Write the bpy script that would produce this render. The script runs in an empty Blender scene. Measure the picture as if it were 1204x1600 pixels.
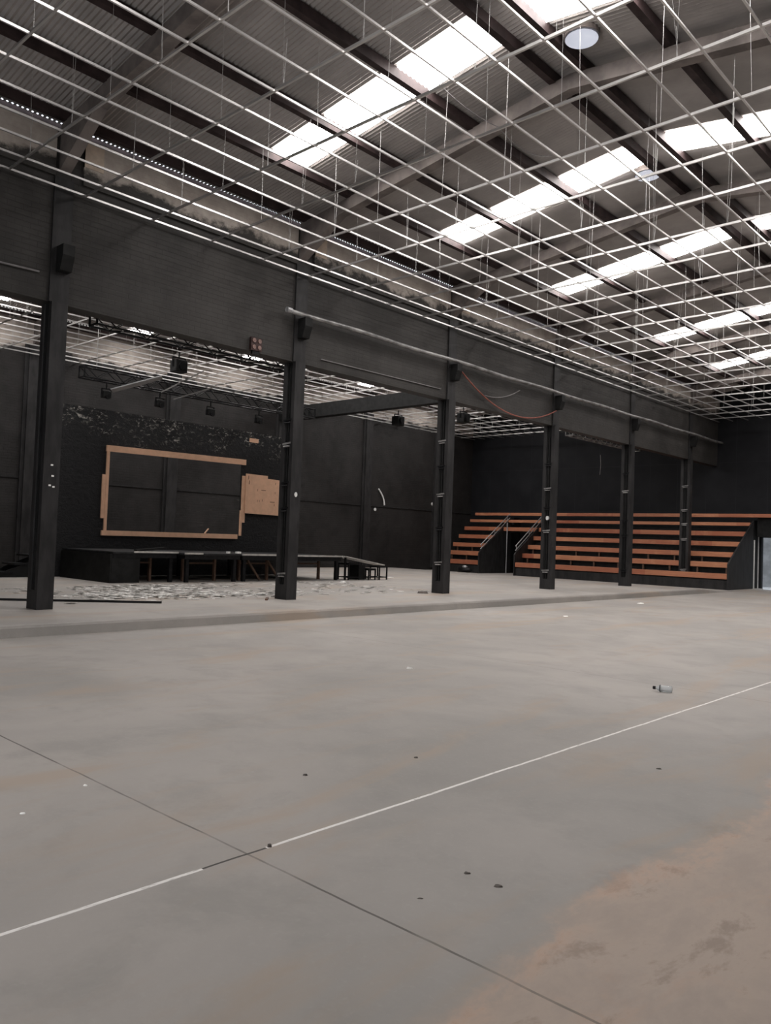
import bpy, math, random
from mathutils import Vector, Matrix
random.seed(7)
scn = bpy.context.scene
COL = scn.collection

# ------------------------------------------------------------------ materials
def new_mat(name):
    m = bpy.data.materials.new(name); m.use_nodes = True
    nt = m.node_tree
    return m, nt, nt.nodes['Principled BSDF']

class NB:
    """small node builder"""
    def __init__(s, nt): s.nt = nt
    def n(s, t, **kw):
        x = s.nt.nodes.new(t)
        for k, v in kw.items(): setattr(x, k, v)
        return x
    def link(s, a, b): s.nt.links.new(a, b)
    def setin(s, sock, v):
        if hasattr(v, 'is_output') or isinstance(v, bpy.types.NodeSocket): s.link(v, sock)
        else: sock.default_value = v
    def math(s, op, a, b=None, c=None, clamp=False):
        x = s.n('ShaderNodeMath', operation=op); x.use_clamp = clamp
        s.setin(x.inputs[0], a)
        if b is not None: s.setin(x.inputs[1], b)
        if c is not None: s.setin(x.inputs[2], c)
        return x.outputs[0]
    def pos(s):
        return s.n('ShaderNodeTexCoord').outputs['Object']
    def map(s, vec, scale=(1,1,1), loc=(0,0,0), rot=(0,0,0)):
        x = s.n('ShaderNodeMapping'); s.link(vec, x.inputs[0])
        x.inputs['Scale'].default_value = scale; x.inputs['Location'].default_value = loc; x.inputs['Rotation'].default_value = rot
        return x.outputs[0]
    def noise(s, vec, scale, detail=4, rough=.6, dist=0):
        x = s.n('ShaderNodeTexNoise'); s.link(vec, x.inputs['Vector'])
        x.inputs['Scale'].default_value = scale; x.inputs['Detail'].default_value = detail
        x.inputs['Roughness'].default_value = rough; x.inputs['Distortion'].default_value = dist
        return x.outputs['Fac']
    def ramp(s, fac, a, b):            # linear a->0 , b->1
        x = s.n('ShaderNodeMapRange'); s.link(fac, x.inputs[0]); x.interpolation_type = 'SMOOTHSTEP'
        x.inputs[1].default_value = a; x.inputs[2].default_value = b
        return x.outputs[0]
    def mix(s, fac, a, b):
        x = s.n('ShaderNodeMix', data_type='RGBA')
        s.setin(x.inputs[0], fac)
        for i, v in ((6, a), (7, b)):
            if isinstance(v, tuple): x.inputs[i].default_value = (*v, 1)
            else: s.link(v, x.inputs[i])
        return x.outputs[2]
    def sep(s, vec):
        x = s.n('ShaderNodeSeparateXYZ'); s.link(vec, x.inputs[0]); return x.outputs
    def bump(s, h, strength=.3, dist=.02):
        x = s.n('ShaderNodeBump'); x.inputs['Strength'].default_value = strength; x.inputs['Distance'].default_value = dist
        s.link(h, x.inputs['Height']); return x.outputs[0]

def simple(name, col, rough=.6, metal=0, var=.25, scale=6, bump=0, stretch=(1,1,1)):
    m, nt, p = new_mat(name); b = NB(nt)
    v = b.map(b.pos(), stretch)
    f = b.noise(v, scale)
    lo = tuple(c*(1-var) for c in col); hi = tuple(min(1, c*(1+var)) for c in col)
    b.link(b.mix(b.ramp(f, .3, .7), lo, hi), p.inputs['Base Color'])
    if max(col) < .06: p.inputs['Specular IOR Level'].default_value = .15
    p.inputs['Roughness'].default_value = rough; p.inputs['Metallic'].default_value = metal
    if bump: b.link(b.bump(f, bump), p.inputs['Normal'])
    return m

def emit(name, col, strength):
    m, nt, p = new_mat(name)
    p.inputs['Base Color'].default_value = (.8, .8, .8, 1)
    p.inputs['Emission Color'].default_value = (*col, 1); p.inputs['Emission Strength'].default_value = strength
    return m

def concrete_floor(name, main=True):
    m, nt, p = new_mat(name); b = NB(nt)
    P = b.pos(); X, Y, Z = b.sep(P)
    big = b.noise(P, .35, 5, .6, .4); mid = b.noise(P, 1.7, 6, .65, .3); fine = b.noise(P, 30, 4, .7)
    streak = b.noise(b.map(P, (1.0, .22, 1)), 1.3, 6, .65, .6)
    c = b.mix(b.ramp(big, .35, .65), (.265, .248, .232), (.335, .308, .285))
    c = b.mix(b.math('MULTIPLY', b.ramp(mid, .45, .7), .5), c, (.225, .213, .198))
    c = b.mix(b.math('MULTIPLY', b.ramp(fine, .5, .8), .25), c, (.38, .36, .34))
    c = b.mix(b.math('MULTIPLY', b.ramp(streak, .50, .68), .6), c, (.33, .258, .198))
    if main:
        # dried brown mud on the right of the hall
        e = b.noise(P, 1.1, 6, .65, .5)
        e2 = b.noise(b.map(P, (1, .5, 1), (3, 8, 0)), 2.4, 6, .7, .6)
        d = b.math('ADD', X, b.math('MULTIPLY', b.math('SUBTRACT', e, .5), .75))
        mud = b.ramp(d, -1.62, -1.42)
        e3 = b.noise(b.map(P, (1.4, .7, 1), (1, 4, 0), (0, 0, .5)), 2.6, 8, .72, .25)
        mc = b.mix(b.ramp(e3, .3, .65), (.33, .262, .22), (.41, .322, .262))
        mc = b.mix(b.math('MULTIPLY', b.ramp(e2, .55, .75), .7), mc, (.43, .275, .19))
        c = b.mix(b.math('MULTIPLY', mud, .85), c, mc)
        rim = b.math('MULTIPLY', b.ramp(b.math('ABSOLUTE', b.math('ADD', d, 1.50)), .10, .0), b.ramp(e3, .42, .62))
        c = b.mix(b.math('MULTIPLY', rim, .6), c, (.5, .33, .24))
        spots = b.math('MULTIPLY', b.ramp(e3, .53, .66), b.ramp(d, -1.75, -1.35))
        c = b.mix(b.math('MULTIPLY', spots, .5), c, (.15, .105, .08))
        # joints: pale dusty one along the hall, dark one across it
        wob = b.math('MULTIPLY', b.math('SUBTRACT', b.noise(P, 1.2, 3), .5), .03)
        dx = b.math('ABSOLUTE', b.math('ADD', b.math('ADD', X, 2.905), wob))
        gap = b.math('MULTIPLY', b.math('GREATER_THAN', Y, 2.05), b.math('LESS_THAN', Y, 2.4))
        rag = b.ramp(b.noise(b.map(P, (20, 4, 1)), 3, 4), .25, .5)
        w = b.math('MULTIPLY', b.math('LESS_THAN', dx, .0105), b.math('SUBTRACT', 1, gap))
        c = b.mix(b.math('MULTIPLY', w, rag), c, (.75, .72, .69))
        c = b.mix(b.math('MULTIPLY', b.math('LESS_THAN', dx, .007), gap), c, (.05, .045, .04))
        dy = b.math('ABSOLUTE', b.math('ADD', b.math('SUBTRACT', Y, 2.29), wob))
        c = b.mix(b.math('MULTIPLY', b.math('LESS_THAN', dy, .006), b.math('ADD', .35, b.math('MULTIPLY', b.ramp(b.noise(b.map(P, (1.3, 1, 1)), 1.5, 3), .35, .6), .5))), c, (.06, .05, .045))
        for yj in (8.3, 14.3, 20.3, 26.3):
            dj = b.math('ABSOLUTE', b.math('SUBTRACT', Y, yj))
            c = b.mix(b.math('MULTIPLY', b.math('LESS_THAN', dj, .006), .5), c, (.1, .09, .08))
    b.link(c, p.inputs['Base Color'])
    p.inputs['Roughness'].default_value = .62
    p.inputs['Specular IOR Level'].default_value = .3
    b.link(b.bump(b.math('ADD', b.math('MULTIPLY', fine, .3), mid), .12, .01), p.inputs['Normal'])
    return m

def black_brick(name, axis='x', base=(.034, .032, .031), paint_top=None, scuffs=False):
    """black-painted brickwork; axis = normal of the wall"""
    m, nt, p = new_mat(name); b = NB(nt)
    P = b.pos(); X, Y, Z = b.sep(P)
    cmb = b.n('ShaderNodeCombineXYZ'); b.link(Y if axis == 'x' else X, cmb.inputs[0]); b.link(Z, cmb.inputs[1])
    br = b.n('ShaderNodeTexBrick'); b.link(cmb.outputs[0], br.inputs['Vector'])
    br.inputs['Scale'].default_value = 1; br.inputs['Brick Width'].default_value = .24; br.inputs['Row Height'].default_value = .085
    br.inputs['Mortar Size'].default_value = .008; br.inputs['Mortar Smooth'].default_value = .5
    n1 = b.noise(P, 1.1, 6, .65); n2 = b.noise(b.map(P, (1, .3, 4) if axis == 'x' else (.3, 1, 4)), 6, 4)
    lo = tuple(c*.72 for c in base); hi = tuple(c*1.3 for c in base)
    c = b.mix(b.ramp(n1, .3, .7), lo, hi)
    c = b.mix(b.math('MULTIPLY', b.ramp(n2, .5, .8), .35), c, tuple(x*1.9 for x in base))
    c = b.mix(b.math('MULTIPLY', br.outputs['Fac'], .35), c, tuple(x*.6 for x in base))
    if paint_top is not None:
        r = b.noise(b.map(P, (1, 1, 1.4)), 1.6, 6, .65)
        d = b.math('ADD', Z, b.math('MULTIPLY', b.math('SUBTRACT', r, .5), .8))
        c = b.mix(b.ramp(d, paint_top-.06, paint_top+.1), c, b.mix(b.ramp(b.noise(P, 3, 5), .3, .7), (.32, .28, .25), (.43, .385, .345)))
    if scuffs:      # pale horizontal scrapes low on the wall behind the stage
        q = b.noise(b.map(P, (1, .8, 14)), 2.2, 5, .6); area = b.math('MULTIPLY', b.ramp(b.math('ABSOLUTE', b.math('SUBTRACT', Y, 17.2)), 2.4, 1.4), b.ramp(b.math('ABSOLUTE', b.math('SUBTRACT', Z, 2.2)), 1.6, .5))
        c = b.mix(b.math('MULTIPLY', b.ramp(q, .64, .72), b.math('MULTIPLY', area, .5)), c, (.2, .19, .18))
    b.link(c, p.inputs['Base Color'])
    p.inputs['Roughness'].default_value = .6
    p.inputs['Specular IOR Level'].default_value = .2
    h = b.math('SUBTRACT', b.math('MULTIPLY', n2, .5), br.outputs['Fac'])
    b.link(b.bump(h, .35, .012), p.inputs['Normal'])
    return m

def sheet_panels(name):                # the far wall: black painted board panels
    m, nt, p = new_mat(name); b = NB(nt)
    P = b.pos(); X, Y, Z = b.sep(P)
    n1 = b.noise(P, .9, 5)
    c = b.mix(b.ramp(n1, .3, .7), (.008, .0083, .010), (.013, .0135, .0155))
    fx = b.math('ABSOLUTE', b.math('SUBTRACT', b.math('FRACT', b.math('DIVIDE', X, 1.22)), .5))
    fz = b.math('ABSOLUTE', b.math('SUBTRACT', b.math('FRACT', b.math('DIVIDE', Z, 2.05)), .5))
    g = b.math('MAXIMUM', b.math('LESS_THAN', fx, .008), b.math('LESS_THAN', fz, .006))
    c = b.mix(g, c, (.018, .0185, .021))
    b.link(c, p.inputs['Base Color']); p.inputs['Roughness'].default_value = .6; p.inputs['Specular IOR Level'].default_value = .15
    return m

def peeling_black(name):
    """black sheeting on the stage backdrop, flaking pale along its top"""
    m, nt, p = new_mat(name); b = NB(nt)
    P = b.pos(); X, Y, Z = b.sep(P)
    n = b.noise(P, 5.5, 6, .7, .8); n2 = b.noise(b.map(P, (1, 1, 1.6)), 6.5, 5, .7, 1.0); n3 = b.noise(P, 1.2, 4)
    zone = b.math('ADD', b.math('MULTIPLY', b.math('SUBTRACT', Z, 3.72), 1.0), b.math('MULTIPLY', b.math('SUBTRACT', n3, .5), 3.0), clamp=True)
    fl = b.math('MULTIPLY', b.ramp(n2, .52, .66), b.math('MULTIPLY', b.ramp(n, .42, .56), zone))
    few = b.math('MULTIPLY', b.ramp(n2, .70, .78), b.ramp(n, .6, .7))
    f = b.math('MAXIMUM', b.math('MULTIPLY', fl, .95), b.math('MULTIPLY', few, .5))
    c = b.mix(f, (.012, .012, .013), (.62, .59, .54))
    b.link(c, p.inputs['Base Color']); p.inputs['Roughness'].default_value = .5; p.inputs['Specular IOR Level'].default_value = .2
    b.link(b.bump(n2, .8, .04), p.inputs['Normal'])
    return m

def wood(name):
    m, nt, p = new_mat(name); b = NB(nt)
    P = b.pos(); X, Y, Z = b.sep(P)
    grain = b.noise(b.map(P, (.7, 9, 16)), 3, 5, .6, .5)
    # planks butted along the bench: tone changes along x and from row to row
    row = b.math('FLOOR', b.math('DIVIDE', Z, .39))
    cell = b.n('ShaderNodeTexWhiteNoise', noise_dimensions='2D'); cmb = b.n('ShaderNodeCombineXYZ')
    b.link(b.math('FLOOR', b.math('ADD', b.math('DIVIDE', X, 2.3), b.math('MULTIPLY', row, .37))), cmb.inputs[0]); b.link(row, cmb.inputs[1])
    b.link(cmb.outputs[0], cell.inputs['Vector'])
    c = b.mix(cell.outputs['Value'], (.33, .105, .055), (.50, .225, .118))
    c = b.mix(b.math('MULTIPLY', b.ramp(grain, .4, .7), .55), c, (.25, .07, .038))
    st = b.noise(b.map(P, (.8, 1, 1)), 1.5, 4)
    c = b.mix(b.math('MULTIPLY', b.ramp(st, .55, .75), .5), c, (.58, .29, .16))
    b.link(c, p.inputs['Base Color']); p.inputs['Roughness'].default_value = .5
    return m

M = {}
M['floor'] = concrete_floor('floor_concrete', True)
M['slab'] = concrete_floor('slab_concrete', False)
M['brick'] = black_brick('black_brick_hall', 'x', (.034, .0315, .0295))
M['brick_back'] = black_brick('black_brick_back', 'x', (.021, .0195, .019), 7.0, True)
M['wall_plain'] = black_brick('black_brick_end', 'y', (.036, .034, .033))
M['far'] = sheet_panels('far_black_panels')
M['column'] = simple('black_painted_column', (.027, .026, .0265), .5, 0, .3, 5, .25, (1, 1, .3))
M['dark'] = simple('flat_black', (.012, .012, .012), .6, 0, .3, 6)
M['black_metal'] = simple('black_metal', (.013, .013, .014), .45, .3, .3, 12)
M['peel'] = peeling_black('peeling_black_sheeting')
M['mdf'] = simple('raw_fibreboard', (.66, .40, .265), .75, 0, .07, 5)
M['bench'] = wood('red_stained_wood')
M['tee'] = simple('white_steel_tee', (.56, .545, .535), .36, .85, .08, 3)
M['wire'] = simple('hanger_wire_steel', (.42, .41, .40), .5, .5, .2, 20)
M['sheet'] = simple('grey_corrugated_sheet', (.34, .315, .30), .6, .1, .15, 1.2)
M['purlin'] = simple('brown_primer_steel', (.038, .026, .026), .55, .1, .35, 4)
M['rafter'] = simple('grey_concrete_rafter', (.15, .128, .118), .8, 0, .35, 2.2, .15)
M['band'] = black_brick('concrete_band', 'x', (.04, .037, .034), 7.20)
M['patch'] = simple('pale_concrete_patch', (.5, .41, .33), .8, 0, .15, 4)
M['white'] = simple('white_paint', (.72, .72, .71), .45, 0, .08, 8)
M['galv'] = simple('grey_pipe', (.24, .235, .23), .4, .4, .5, 5, 0, (1, .6, 1))
M['alu'] = simple('worn_aluminium_edge', (.55, .53, .5), .4, .4, .2, 6)
M['red_cable'] = simple('red_cable', (.23, .06, .04), .6, 0, .2, 8)
M['grey_cable'] = simple('grey_cable', (.16, .15, .15), .6, 0, .2, 8)
M['rail'] = simple('pale_grey_rail', (.42, .42, .43), .4, .5, .15, 8)
M['flake'] = simple('white_flakes', (.85, .83, .80), .8, 0, .1, 9)
M['sky'] = emit('daylit_sheet', (1, .965, .94), 20)
M['gap'] = emit('eave_glow', (1, .96, .92), .3)  # glow standing in for daylight at the eave, no real opening
M['vent_dome'] = emit('daylit_vent', (.60, .66, .82), .55)
M['outside'] = simple('pale_render', (.62, .63, .64), .9, 0, .2, 2)
M['blinder'] = simple('blinder_housing', (.05, .03, .028), .5)
M['lampglass'] = simple('lamp_lens', (.17, .10, .085), .25, 0, .2, 9)
M['stage_board'] = simple('black_stage_board', (.02, .02, .021), .6, 0, .5, 5)
M['brown_leg'] = simple('brown_timber_leg', (.10, .055, .035), .7, 0, .3, 6)
m, nt, p = new_mat('clear_plastic'); p.inputs['Base Color'].default_value = (.86, .9, .92, 1); p.inputs['Transmission Weight'].default_value = .7
p.inputs['Roughness'].default_value = .12; p.inputs['IOR'].default_value = 1.2
b = NB(nt); b.link(b.bump(b.noise(b.pos(), 40), .3, .003), p.inputs['Normal']); M['plastic'] = m

# ------------------------------------------------------------------ mesh helpers
class MB:
    def __init__(s): s.v = []; s.f = []; s.smooth = False
    def add(s, vs, fs):
        o = len(s.v); s.v += [tuple(x) for x in vs]; s.f += [tuple(i+o for i in q) for q in fs]; return s
    def box(s, x0, x1, y0, y1, z0, z1):
        vs = [(x, y, z) for z in (z0, z1) for y in (y0, y1) for x in (x0, x1)]
        return s.add(vs, [(0,2,3,1), (4,5,7,6), (0,1,5,4), (2,6,7,3), (0,4,6,2), (1,3,7,5)])
    def bar(s, a, b, w, h=None, up=(0,0,1)):
        """rectangular bar from a to b: w across, h along 'up'"""
        h = w if h is None else h
        a, b = Vector(a), Vector(b); d = (b-a).normalized(); u = Vector(up)
        if abs(d.dot(u)) > .95: u = Vector((0,1,0))
        r = d.cross(u).normalized(); u = r.cross(d)
        vs = []
        for p in (a, b):
            for sx, sy in ((-1,-1), (1,-1), (1,1), (-1,1)): vs.append(p + r*sx*w/2 + u*sy*h/2)
        return s.add(vs, [(0,1,2,3), (7,6,5,4), (0,4,5,1), (1,5,6,2), (2,6,7,3), (3,7,4,0)])
    def tube(s, pts, r, n=8):
        pts = [Vector(p) for p in pts]; rings = []
        for i, p in enumerate(pts):
            d = (pts[min(i+1, len(pts)-1)] - pts[max(i-1, 0)]).normalized()
            u = Vector((0,0,1)) if abs(d.z) < .9 else Vector((0,1,0))
            a = d.cross(u).normalized(); c = a.cross(d)
            rr = r[i] if isinstance(r, (list, tuple)) else r
            rings.append([p + a*math.cos(t)*rr + c*math.sin(t)*rr for t in [2*math.pi*k/n for k in range(n)]])
        vs = [q for g in rings for q in g]; fs = []
        for i in range(len(pts)-1):
            for k in range(n):
                fs.append((i*n+k, i*n+(k+1) % n, (i+1)*n+(k+1) % n, (i+1)*n+k))
        fs.append(tuple(range(n))[::-1]); fs.append(tuple((len(pts)-1)*n+k for k in range(n)))
        return s.add(vs, fs)
    def prism(s, poly, axis, a, b):
        """extrude a 2-D outline along axis ('x': (y,z), 'y': (x,z), 'z': (x,y)) from a to b"""
        n = len(poly)
        def P(q, t): return (t, q[0], q[1]) if axis == 'x' else (q[0], t, q[1]) if axis == 'y' else (q[0], q[1], t)
        vs = [P(q, a) for q in poly] + [P(q, b) for q in poly]
        fs = [tuple(range(n)), tuple(range(2*n-1, n-1, -1))] + [(i, i+n, (i+1) % n+n, (i+1) % n) for i in range(n)]
        return s.add(vs, fs)
    def build(s, name, mat, parent=None, bevel=0, smooth=False):
        me = bpy.data.meshes.new(name)
        off = Vector((0,0,0)) if parent is None else world_loc(parent)
        me.from_pydata([tuple(Vector(v)-off) for v in s.v], [], s.f); me.update()
        import bmesh
        bm = bmesh.new(); bm.from_mesh(me); bmesh.ops.recalc_face_normals(bm, faces=bm.faces); bm.to_mesh(me); bm.free()
        me.materials.append(M[mat] if isinstance(mat, str) else mat)
        o = bpy.data.objects.new(name, me); COL.objects.link(o)
        if parent is not None: o.parent = parent
        if smooth:
            for q in me.polygons: q.use_smooth = True
        if bevel:
            bv = o.modifiers.new('bevel', 'BEVEL'); bv.width = bevel; bv.segments = 2; bv.limit_method = 'ANGLE'
        return o

def world_loc(o):
    l = Vector(o.location)
    while o.parent is not None: o = o.parent; l = l + Vector(o.location)
    return l

def tag(o, label=None, cat=None, group=None, kind=None):
    if label: o['label'] = label
    if cat: o['category'] = cat
    if group: o['group'] = group
    if kind: o['kind'] = kind
    return o

def thing(name, label, cat, loc, group=None, kind=None):
    o = bpy.data.objects.new(name, None); COL.objects.link(o); o.location = loc
    o.empty_display_size = .2
    return tag(o, label, cat, group, kind)

def solo(mb, name, mat, label, cat, group=None, base=None, kind=None, **kw):
    """a thing that is one mesh, its origin at its base"""
    vs = mb.v
    if base is None:
        base = ((min(v[0] for v in vs)+max(v[0] for v in vs))/2, (min(v[1] for v in vs)+max(v[1] for v in vs))/2, min(v[2] for v in vs))
    mb.v = [(v[0]-base[0], v[1]-base[1], v[2]-base[2]) for v in vs]
    o = mb.build(name, mat, None, **kw); o.location = base
    return tag(o, label, cat, group, kind)

def struct(mb, name, mat, label=None, **kw):
    o = mb.build(name, mat, None, **kw); o['kind'] = 'structure'
    if label: o['label'] = label
    return o

# ------------------------------------------------------------------ dimensions
CAMZ = 1.445
WX = -12.36                 # hall face of the arcade wall
WXB = -12.66                # its other face
CF = -12.28                 # hall face of the columns
BX = -24.95                 # back wall of the side hall
FY = 33.4                   # far wall
Y0 = -3.0
XR = 1.6                    # unseen wall right of the camera, added to block light
RZ = .165                   # raised floor
LX = -10.52                 # edge of the raised floor
COLY = [5.53 + 5.0*k for k in range(6)]
LZ = 4.985                  # underside of the wall above the arcade
GZ = CAMZ + 5.337           # ceiling grid
RIDGE, RIDGEZ, SL = -6.2, 8.80, .13

def slab_z(y):
    t = min(1, max(0, (y-27.2)/2.2)); t = t*t*(3-2*t)
    return RZ - t*(RZ-.05)

# ------------------------------------------------------------------ floors
mb = MB(); mb.box(LX-.5, XR, Y0, FY+.2, -.15, 0)
struct(mb, 'floor', 'floor', 'bare grey concrete hall floor with brown stains')
ys = [Y0, 5, 12, 18, 24] + [27 + .25*i for i in range(12)] + [31, FY+.2]
prof = lambda z: [(BX-.3, -.12), (BX-.3, z), (LX-.06, z), (LX-.015, z-.012), (LX, z-.045), (LX+.012, -.005), (LX+.012, -.12)]
vs = []; n = 7
for y in ys: vs += [(x, y, max(zz, -.12)) for x, zz in prof(slab_z(y))]
fs = [(i*n+k, i*n+k+1, (i+1)*n+k+1, (i+1)*n+k) for i in range(len(ys)-1) for k in range(n-1)]
struct(MB().add(vs, fs), 'floor_raised', 'slab', 'raised grey concrete floor beyond the columns')

# ------------------------------------------------------------------ walls
mb = MB(); mb.box(WXB, WX, Y0, FY, LZ, 7.72)
struct(mb, 'wall_left', 'brick', 'black painted brick wall carried over the row of columns')
mb = MB()
edges = [Y0] + [y for c in COLY for y in (c-.16, c+.30)] + [FY]
for i in range(0, len(edges), 2): mb.box(WX, WX+.045, edges[i], edges[i+1], 6.98, 7.74)
struct(mb, 'trim_1', 'band', 'unpainted pale concrete band along the top of the wall')
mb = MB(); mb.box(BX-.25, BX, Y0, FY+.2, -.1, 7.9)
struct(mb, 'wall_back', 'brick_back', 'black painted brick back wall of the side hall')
mb = MB()                                                    # the far wall with its doorway
DX0, DX1, DZ = -10.55, -9.25, 2.07
mb.box(BX, DX0, FY, FY+.2, -.1, 9); mb.box(DX1, XR, FY, FY+.2, -.1, 9); mb.box(DX0, DX1, FY, FY+.2, DZ, 9); mb.box(DX0, DX1, FY, FY+.2, -.15, .0)
struct(mb, 'wall_far', 'far', 'black panelled end wall behind the bleachers')
mb = MB(); mb.box(XR, XR+.2, Y0, FY, -.1, 9)
struct(mb, 'wall_right_blocker', 'brick_back')
mb = MB(); mb.box(BX, -8, Y0-.2, Y0, -.1, 9); mb.box(-2.6, XR, Y0-.2, Y0, -.1, 9); mb.box(-8, -2.6, Y0-.2, Y0, 4.6, 9)  # unseen wall; its gate opening is added to let fill light in
struct(mb, 'wall_near', 'wall_plain')
# pilasters on the back wall, a thin rail between them
mb = MB()
for c in COLY:
    mb.box(BX, BX+.14, c-.22, c+.2, RZ, 7.1)
    mb.box(BX, BX+.07, c-.32, c-.22, RZ, 7.1)
struct(mb, 'trim_2', 'column', 'black pilasters along the back wall')
mb = MB(); mb.box(BX, BX+.035, Y0, FY, 2.93, 2.98)
struct(mb, 'trim_3', 'column', 'thin black ledge line along the back wall')

# outside the doorway
mb = MB(); mb.box(-16, -2, FY+3.5, FY+3.7, -.2, 5)
struct(mb, 'exterior_wall', 'outside', 'pale wall seen through the doorway')
mb = MB(); mb.box(-16, -2, FY+.2, FY+3.5, -.2, -.02)
struct(mb, 'exterior_ground', 'outside')
# white door frame
mb = MB(); mb.box(DX0-.22, DX0-.10, FY-.06, FY, 0, DZ+.02); mb.box(DX1+.1, DX1+.22, FY-.06, FY, 0, DZ+.02)
d = struct(mb, 'door_1', 'white', 'open doorway with a white frame at the right of the bleachers')

# ------------------------------------------------------------------ roofs of both halls
def roof_z(x, ridge): return RIDGEZ - SL*abs(x-ridge)
def corrugated(x0, x1, ridge, y0, y1, period=.078, amp=.012):
    mb = MB(); n = int((y1-y0)/period*4)
    for xa, xb in ((x0, ridge), (ridge, x1)):
        vs = []
        for i in range(n+1):
            y = y0 + i*period/4; dz = amp*(math.sin(i*math.pi/2)+1)
            vs += [(xa, y, roof_z(xa, ridge)+dz), (xb, y, roof_z(xb, ridge)+dz)]
        mb.add(vs, [(2*i, 2*i+1, 2*i+3, 2*i+2) for i in range(n)])
    return mb
PUR = [-12.22, -10.97, -9.66, -8.07, -6.50, -5.97, -4.66, -3.07, -1.5, -.2]
SKY_Y = [8.92, 13.6, 18.2, 24.3, 29.1]
wn = 0
for hall, off in (('hall', 0.0), ('side hall', -12.55)):
    ridge = RIDGE + off
    x0, x1 = (WXB+.05, XR+.2) if off == 0 else (BX-.25, WXB-.05)
    struct(corrugated(x0, x1, ridge, Y0-.2, FY+.2), 'ceiling' if off == 0 else 'ceiling_side', 'sheet',
           'grey corrugated sheet roof of the ' + hall, smooth=False)
    for px in PUR:
        x = px + off
        if not (x0 < x < x1): continue
        mb = MB(); z = roof_z(x, ridge)-.015
        mb.box(x-.055, x+.055, Y0, FY, z-.16, z)
        struct(mb, 'purlin', 'purlin')
    for c in [COLY[0]-5] + COLY:
        mb = MB(); h = 7.30; xa = -12.36+off; xb = xa + 12.32
        uz = RIDGEZ-.165
        zl = roof_z(xa, ridge)-.17; zr = roof_z(xb, ridge)-.17
        dp = .24
        poly = [(xa, zl), (ridge, uz), (xb, zr), (xb, zr-.75), (xb-1.15, roof_z(xb-1.15, ridge)-.17-dp), (ridge, uz-dp), (xa+1.15, roof_z(xa+1.15, ridge)-.17-dp), (xa, zl-.75)]
        mb.prism(poly, 'y', c-.09, c+.09)
        struct(mb, 'rafter', 'rafter')
    # translucent sheets in the roof
    for sy, side in [(y, q) for y in SKY_Y for q in ((-1, 1) if off == 0 or y in (8.92, 18.2, 24.3) else (-1,))] + ([(4.1, 1)] if off == 0 else []):  # side hall's near-slope picks and the sheet nearest the camera: unseen, added for light
        if True:
            a, e = (ridge-.30, ridge-(4.72 if off == 0 else 5.38)) if side < 0 else (ridge+.12, ridge+4.5)
            vs = []; y0, y1 = sy-.39, sy+.39
            nn = 33
            for i in range(nn):
                y = y0 + (y1-y0)*i/(nn-1); dz = .012*math.sin(i*math.pi/2) - .03
                vs += [(a, y, roof_z(a, ridge)+dz), (e, y, roof_z(e, ridge)+dz)]
            wn += 1
            struct(MB().add(vs, [(2*i, 2*i+1, 2*i+3, 2*i+2) for i in range(nn-1)]), 'window_%d' % wn, 'sky',
                   'glowing translucent roof sheet')
# glowing scallops that imitate daylit corrugation ends above the wall
mb = MB()
def glow_scallops(xw, sgn, ridge):
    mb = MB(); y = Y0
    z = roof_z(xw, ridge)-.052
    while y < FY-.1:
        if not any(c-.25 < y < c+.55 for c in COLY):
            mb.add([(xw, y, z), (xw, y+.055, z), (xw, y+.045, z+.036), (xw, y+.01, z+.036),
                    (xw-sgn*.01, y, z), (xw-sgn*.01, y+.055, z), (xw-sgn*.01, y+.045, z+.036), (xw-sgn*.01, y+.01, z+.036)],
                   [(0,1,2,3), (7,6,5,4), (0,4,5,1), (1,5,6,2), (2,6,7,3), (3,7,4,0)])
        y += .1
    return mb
struct(glow_scallops(-12.165, 1, RIDGE), 'eave_glow_1', 'gap', 'row of glowing pieces imitating daylight under the corrugated eave')
struct(glow_scallops(-24.6, 1, RIDGE-12.55), 'eave_glow_2', 'gap')
# pale concrete stubs where the rafters meet the wall
mb = MB()
for c in COLY: mb.box(WX, WX+.06, c+.30, c+.62, 7.28, 7.70)
struct(mb, 'trim_6', 'patch')
# transverse beam of the side hall
mb = MB(); mb.box(BX, WXB, 20.3, 20.65, 6.05, 6.55)
struct(mb, 'beam', 'dark', 'black beam crossing the side hall')

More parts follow.
